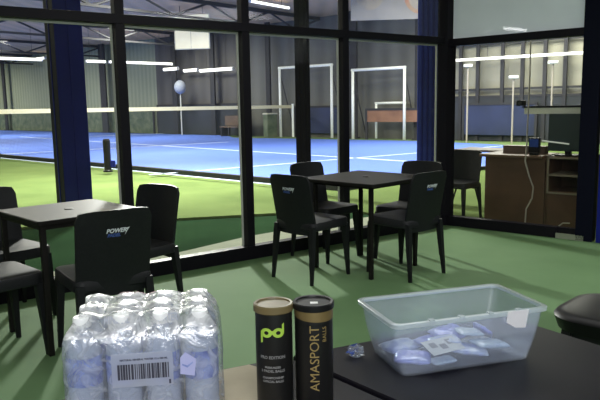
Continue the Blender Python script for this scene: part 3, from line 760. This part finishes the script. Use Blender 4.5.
# film
M['filmtxt'] = mat('film_grey_print', (.40,.42,.50), .6)
t = thing('shrink_wrap', 'wrinkled clear shrink film stretched over twelve water bottles', 'wrap', (PO.x,PO.y,TB), a)
W, Dp = SX*3, SY*2
x0, x1, y0, y1 = -.036, W+.040, -.035, Dp+.035
nx, ny = 84, 58
random.seed(3)
from mathutils import noise as mn
def film_z(x, y):
    best = 0
    for j in range(3):
        for i in range(4):
            r = sqrt((x-SX*i)**2+(y-SY*j)**2)
            best = max(best, .208-max(0, r-.017)*.42)
    e = min(x-x0, x1-x, y-y0, y1-y)
    lim = .142 + sqrt(max(0,e))*.36
    return min(best, lim) + .0022*mn.noise(Vector((x*60,y*60,3)))
bm = bmesh.new(); grid = []
for j in range(ny+1):
    row = []
    for i in range(nx+1):
        x = x0+(x1-x0)*i/nx; y = y0+(y1-y0)*j/ny
        # round the pack corners
        cx = min(max(x, x0+.03), x1-.03); cy = min(max(y, y0+.03), y1-.03)
        dx, dy = x-cx, y-cy; r = sqrt(dx*dx+dy*dy)
        if r > .03: dx *= .03/r; dy *= .03/r
        x2, y2 = cx+dx, cy+dy
        row.append(bm.verts.new((x2,y2,film_z(x,y))))
    grid.append(row)
for j in range(ny):
    for i in range(nx):
        f_ = bm.faces.new([grid[j][i],grid[j][i+1],grid[j+1][i+1],grid[j+1][i]])
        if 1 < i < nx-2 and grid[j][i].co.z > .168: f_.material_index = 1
ring_ = grid[0][:] + [grid[j][nx] for j in range(1,ny+1)] + grid[ny][-2::-1] + [grid[j][0] for j in range(ny-1,0,-1)]
prev = ring_
for q, z in enumerate((.138,.125,.110,.095,.080,.065,.050,.030,.0)):
    cur = []
    for n_, v in enumerate(ring_):
        dd = .0014*mn.noise(Vector((v.co.x*50, v.co.y*50, z*60)))
        cur.append(bm.verts.new((v.co.x*(1+0)+dd, v.co.y+dd, z)))
    for n_ in range(len(ring_)):
        bm.faces.new([prev[n_], cur[n_], cur[(n_+1)%len(ring_)], prev[(n_+1)%len(ring_)]])
    prev = cur
bmesh.ops.remove_doubles(bm, verts=bm.verts, dist=.00002)
M['wraptop'] = glass_mat('film_top_highlight', tint=(.97,.98,1), refl=.14, haze=.50, hazecol=(.97,.97,.99), rough=.22, wrinkle=.5, wscale=35)  # hazier, whiter film on the top faces stands in for a highlight
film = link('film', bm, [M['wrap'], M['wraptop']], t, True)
M['pinkprint'] = mat('pink_print', (.50,.30,.36), .6)
for s_, xx, yy, sz, m_ in (('MINERAL', .062, -.012, .011, M['filmtxt']), ('WATER', .150, -.012, .011, M['filmtxt']), ('MINERAL WATER', .085, .128, .009, M['pinkprint'])):
    bm = text_mesh(s_, sz, .0001, 0, .0003); subdiv_bm(bm, .004)
    for v in bm.verts:
        X = v.co.x+xx; Y = v.co.y*1.2+yy; v.co = Vector((X, Y, film_z(X,Y)+.0012+v.co.z))
    link('lettering', bm, m_, film)
# barcode label on the front face of the film
yl = y0-.0022
bl = bpy.data.objects  # noqa
bm = bmesh.new(); box(bm, .052,.158,yl-.0003,yl,.082,.144); 
M['lblfilm'] = glass_mat('label_film', tint=(.95,.96,1), refl=.03, haze=.4, hazecol=(.82,.86,.95), rough=.3)
lab = link('barcode_label', bm, M['lblfilm'], t)
bm = bmesh.new(); random.seed(12); x = .062
while x < .150:
    w = random.choice((.0012,.0018,.0030,.0040)); box(bm, x, min(x+w,.151), yl-.0008, yl-.0004, .096, .124); x += w+random.choice((.0009,.0014,.0020))
link('bars', bm, M['bars'], lab)
bm = text_mesh('NATURAL MINERAL WATER 12 x 500 ML', .0046, .0001, 0, .0002)
for v in bm.verts: v.co = Vector((v.co.x+.108, yl-.0007-v.co.z, v.co.y+.132))
link('lettering', bm, M['bars'], lab)
bm = bmesh.new(); box(bm, .150,.1535,yl-.0008,yl-.0004,.084,.092); link('print', bm, M['bars'], lab)
M['filmprint'] = mat('film_print_grey', (.36,.38,.46), .6)
bm = bmesh.new(); prism(bm, [(.170,.100),(.195,.095),(.199,.126),(.180,.140),(.171,.130)], 0, .0004)
for v in bm.verts: v.co = Vector((v.co.x, yl-.0004-v.co.z, v.co.y))
M['violet'] = mat('violet_print', (.42,.44,.72), .6); emb = link('emblem', bm, M['violet'], t)
bm = bmesh.new(); prism(bm, [(.174,.116),(.183,.111),(.193,.119),(.193,.122),(.183,.115),(.174,.119)], 0, .0004)
for v in bm.verts: v.co = Vector((v.co.x, yl-.0009-v.co.z, v.co.y))
link('print', bm, M['blabel'], emb)

# ------------------------------------------------------------------ storage tub
BC = [Vector((.223,1.301)), Vector((.509,1.369))]; ud_ = (BC[1]-BC[0]); Lb = ud_.length; ba = .295
TC = Vector((.336,1.422))  # centre of the tub base
T = thing('storage_tub', 'clear milky plastic storage tub on the right foreground table', 'tub', (TC.x,TC.y,.7402), ba)
bw, bd, rw_, rd_ = .315, .165, .378, .208; hh = .125
def lp(w, d, r, z): return [(x,y,z) for x,y in rrect(w,d,r,5)]
bm = bmesh.new()
loft(bm, [lp(bw-.01,bd-.01,.018,.0), lp(bw,bd,.02,.004), lp(bw+(rw_-bw)*.5,bd+(rd_-bd)*.5,.024,.062), lp(rw_-.014,rd_-.014,.018,hh-.004),
          lp(rw_-.019,rd_-.019,.016,hh-.004), lp(bw+(rw_-bw)*.5-.005,bd+(rd_-bd)*.5-.005,.022,.062), lp(bw-.006,bd-.006,.018,.007), lp(bw-.012,bd-.012,.016,.005)], cap=True)
smooth_angle(link('body', bm, M['tub'], T), 40)
bm = bmesh.new(); ls = [lp(rw_-.014,rd_-.014,.018,hh-.008), lp(rw_,rd_,.02,hh-.009), lp(rw_+.001,rd_+.001,.02,hh-.001), lp(rw_-.002,rd_-.002,.02,hh), lp(rw_-.019,rd_-.019,.016,hh), lp(rw_-.019,rd_-.019,.016,hh-.008)]
loft(bm, ls+[ls[0]], cap=False); bmesh.ops.remove_doubles(bm, verts=bm.verts, dist=1e-6); smooth_angle(link('rim', bm, M['rim'], T), 40)
for x in (-.10,-.03,.04,.11):
    bm = bmesh.new(); box(bm, x-.006,x+.006,-rd_/2+.0005,-rd_/2+.012,hh-.001,hh+.003,.001); link('rim_tab', bm, M['rim'], T)
def tubpt(x, y, z): p = Matrix.Translation((TC.x,TC.y,.7402)) @ Matrix.Rotation(ba,4,'Z') @ Vector((x,y,z)); return p
# sticker on the long front wall: follows the slope
def wall_pt(x, z, off=.0012):  # on front outer wall at height z
    q = z/(hh); d = bd/2+(rd_-bd)/2*q; return Vector((x, -d-off, z))
bm = bmesh.new()
out = [(.078,.1262),(.131,.1262),(.129,.083),(.102,.086),(.078,.101)]
def stp(x, z, o): return Vector((x, -rd_/2-.0012-o+(.1262-z)*.17, z))
f0 = [bm.verts.new(stp(x,z,0)) for x,z in out]; f1 = [bm.verts.new(stp(x,z,.0008)) for x,z in out]
bm.faces.new(f0); bm.faces.new(f1[::-1])
for i in range(5): bm.faces.new([f0[i],f0[(i+1)%5],f1[(i+1)%5],f1[i]])
M['sticker'] = mat('white_sticker', (.80,.80,.84), .6); link('sticker', bm, M['sticker'], T)
# packets in the tub
def packet(x, y, z, w, d, h, rz, rx, ry, m, label, sd):
    rnd = random.Random(sd)
    bm = bmesh.new(); n = 22; top = []; bot = []
    for s, store in ((1,top),(-1,bot)):
        for j in range(n+1):
            row = []
            for i in range(n+1):
                u = -1+2*i/n; v = -1+2*j/n
                prof = max(0,(1-u**4)*(1-v**4))**.6
                z_ = s*h/2*prof*(1+.25*mn.noise(Vector((u*2.2+sd,v*2.2,s)))) + .0022*mn.noise(Vector((u*5+sd,v*5,0)))
                kk = 1-.05*(abs(u)**3*abs(v)**3)
                if s == -1 and (i in (0,n) or j in (0,n)): row.append(top[j][i]); continue
                row.append(bm.verts.new((u*w/2*kk, v*d/2*kk, z_)))
            store.append(row)
        for j in range(n):
            for i in range(n):
                q = [store[j][i],store[j][i+1],store[j+1][i+1],store[j+1][i]]
                try: bm.faces.new(q if s == 1 else q[::-1])
                except ValueError: pass
    o = link('plastic_packet', bm, m, None, True)
    p = tubpt(x,y,z); o.location = p; o.rotation_euler = (rx, ry, ba+rz)
    tag(o, label, 'packet', 'sealed plastic packets in the tub')
PK = [(-.105,.038,.022,.090,.062,.018,.2,.0,.0,'packet','pale blue packet lying in the far left corner of the tub'),
 (-.108,-.028,.020,.080,.060,.016,-.5,.05,0,'packet2','violet blue packet at the left end of the tub'),
 (-.035,.022,.030,.080,.055,.014,.5,.10,.1,'packet2','violet blue packet tilted against the far side of the tub'),
 (-.020,-.010,.040,.070,.055,.014,-.2,0,-.1,'packet','pale blue packet on top, beside the printed card'),
 (.020,.034,.040,.092,.066,.018,.3,.1,0,'packet2','bright blue puffy packet near the middle of the tub'),
 (.030,-.030,.022,.085,.060,.014,-.4,0,.1,'packet','pale blue packet lying low in the middle of the tub'),
 (.100,.022,.040,.070,.050,.012,1.0,.5,.5,'packet2','violet packet standing against the back wall right of centre'),
 (.085,-.030,.028,.090,.050,.014,.15,0,.16,'packet3','icy white packet at the right end of the tub'),
 (.050,.000,.050,.060,.045,.010,-.1,0,.1,'packet3','small whitish packet on top of the heap'),
 (-.045,-.048,.012,.060,.035,.010,.1,0,0,'packet3','whitish packet at the front bottom edge of the tub')]
for i, q in enumerate(PK): packet(*q[:9], M[q[9]], q[10], i+1)
# printed card
t = thing('printed_card', 'white printed card lying on the packets in the tub', 'card', tubpt(-.040,-.040,.043), ba+.14)
t.rotation_euler = (radians(14), radians(-2), ba+.12)
bm = bmesh.new(); box(bm, -.042,.042,-.026,.026,-.0004,.0004); link('sheet', bm, M['paper'], t)
bm = bmesh.new()
for cx, cy in ((-.022,.006),(.0,-.004),(.022,.008)): box(bm, cx-.008,cx+.008,cy-.009,cy+.009,.0004,.0007)
link('print', bm, M['paperprint'], t)
# crumpled wrapper left of tub
t = thing('crumpled_wrapper', 'small crumpled blue and clear wrapper beside the left end of the tub', 'wrapper', (.122,1.425,.7402), .4)
bm = bmesh.new(); bmesh.ops.create_icosphere(bm, subdivisions=3, radius=.017)
for v in bm.verts:
    v.co *= 1+.7*mn.noise(v.co*130); v.co.z = v.co.z*.75+.013
    v.co.z = max(v.co.z, 0)
link('film', bm, M['tub'], t)
bm = bmesh.new()
for i in range(9):
    r_ = random.Random(i); c = Vector((r_.uniform(-.018,.010), r_.uniform(-.015,.012), r_.uniform(.004,.024)))
    vs = [bm.verts.new(c+Vector((r_.uniform(-.013,.011), r_.uniform(-.008,.008), r_.uniform(-.004,.008)))) for _ in range(4)]
    bm.faces.new(vs[:3]); bm.faces.new(vs[1:])
link('foil', bm, M['darkblue'], t)
bm = bmesh.new()
for i in range(7):
    r_ = random.Random(i+40); c = Vector((r_.uniform(-.004,.016), r_.uniform(-.015,.008), r_.uniform(.004,.014)))
    vs = [bm.verts.new(c+Vector((r_.uniform(-.006,.006), r_.uniform(-.004,.004), r_.uniform(-.003,.004)))) for _ in range(3)]
    bm.faces.new(vs)
link('shine', bm, M['white'], t)

# ------------------------------------------------------------------ lights
def area(name, loc, size, power, color=(1,1,1), target=None, sy=None):
    l = bpy.data.lights.new(name, 'AREA'); l.energy = power; l.color = color; l.size = size
    if sy: l.shape = 'RECTANGLE'; l.size_y = sy
    o = bpy.data.objects.new(name, l); COL.objects.link(o); o.location = loc
    if target is not None:
        d = Vector(target)-Vector(loc); o.rotation_euler = d.to_track_quat('-Z','Y').to_euler()
    return o
hc = (1,.985,.86)
for x, y, p in ((-4,12,420),(-12,22,650),(-4,19,650),(4,14.5,500),(3,20,450),(-16,34,800),(-7,29,600),(7,19.5,420),(-24,42,700),(-10,10,350)):
    area('hall_lamp', (x,y,4.85), 2.5, p, hc)
area('key_lamp', (-2.9,13.6,4.6), .4, 1150, (1,1,.95), (0.2,5.0,0))
area('room_fill', (0.6,3.3,2.7), 1.6, 30, (1,.99,.97))
area('room_fill', (3.8,3.4,2.7), 1.4, 46, (1,.99,.97))
area('room_fill', (-3.0,.8,2.7), 1.4, 26, (1,.99,.97))
area('room_fill', (0.4,-1.6,2.4), 1.6, 120, (.97,.98,1), (0.1,1.2,.8))  # added fill from behind the camera, brightens the bottles and tub
tube((-.473,5.461,2.34),(-.777,4.935,2.34), 'lit indoor ceiling tube mirrored in the grey panel', 'indoor ceiling tubes', r=.013, m='tube_in', hang=2.75)
w = bpy.data.worlds.new('world'); SC.world = w; w.use_nodes = True
w.node_tree.nodes['Background'].inputs[0].default_value = (.5,.55,.6,1); w.node_tree.nodes['Background'].inputs[1].default_value = .15
SC.view_settings.view_transform = 'Standard'
SC.cycles.transparent_max_bounces = 24; SC.cycles.max_bounces = 12; SC.cycles.transmission_bounces = 10
SC.cycles.caustics_refractive = False; SC.cycles.caustics_reflective = False
SC.cycles.use_denoising = True; SC.cycles.sample_clamp_indirect = 4
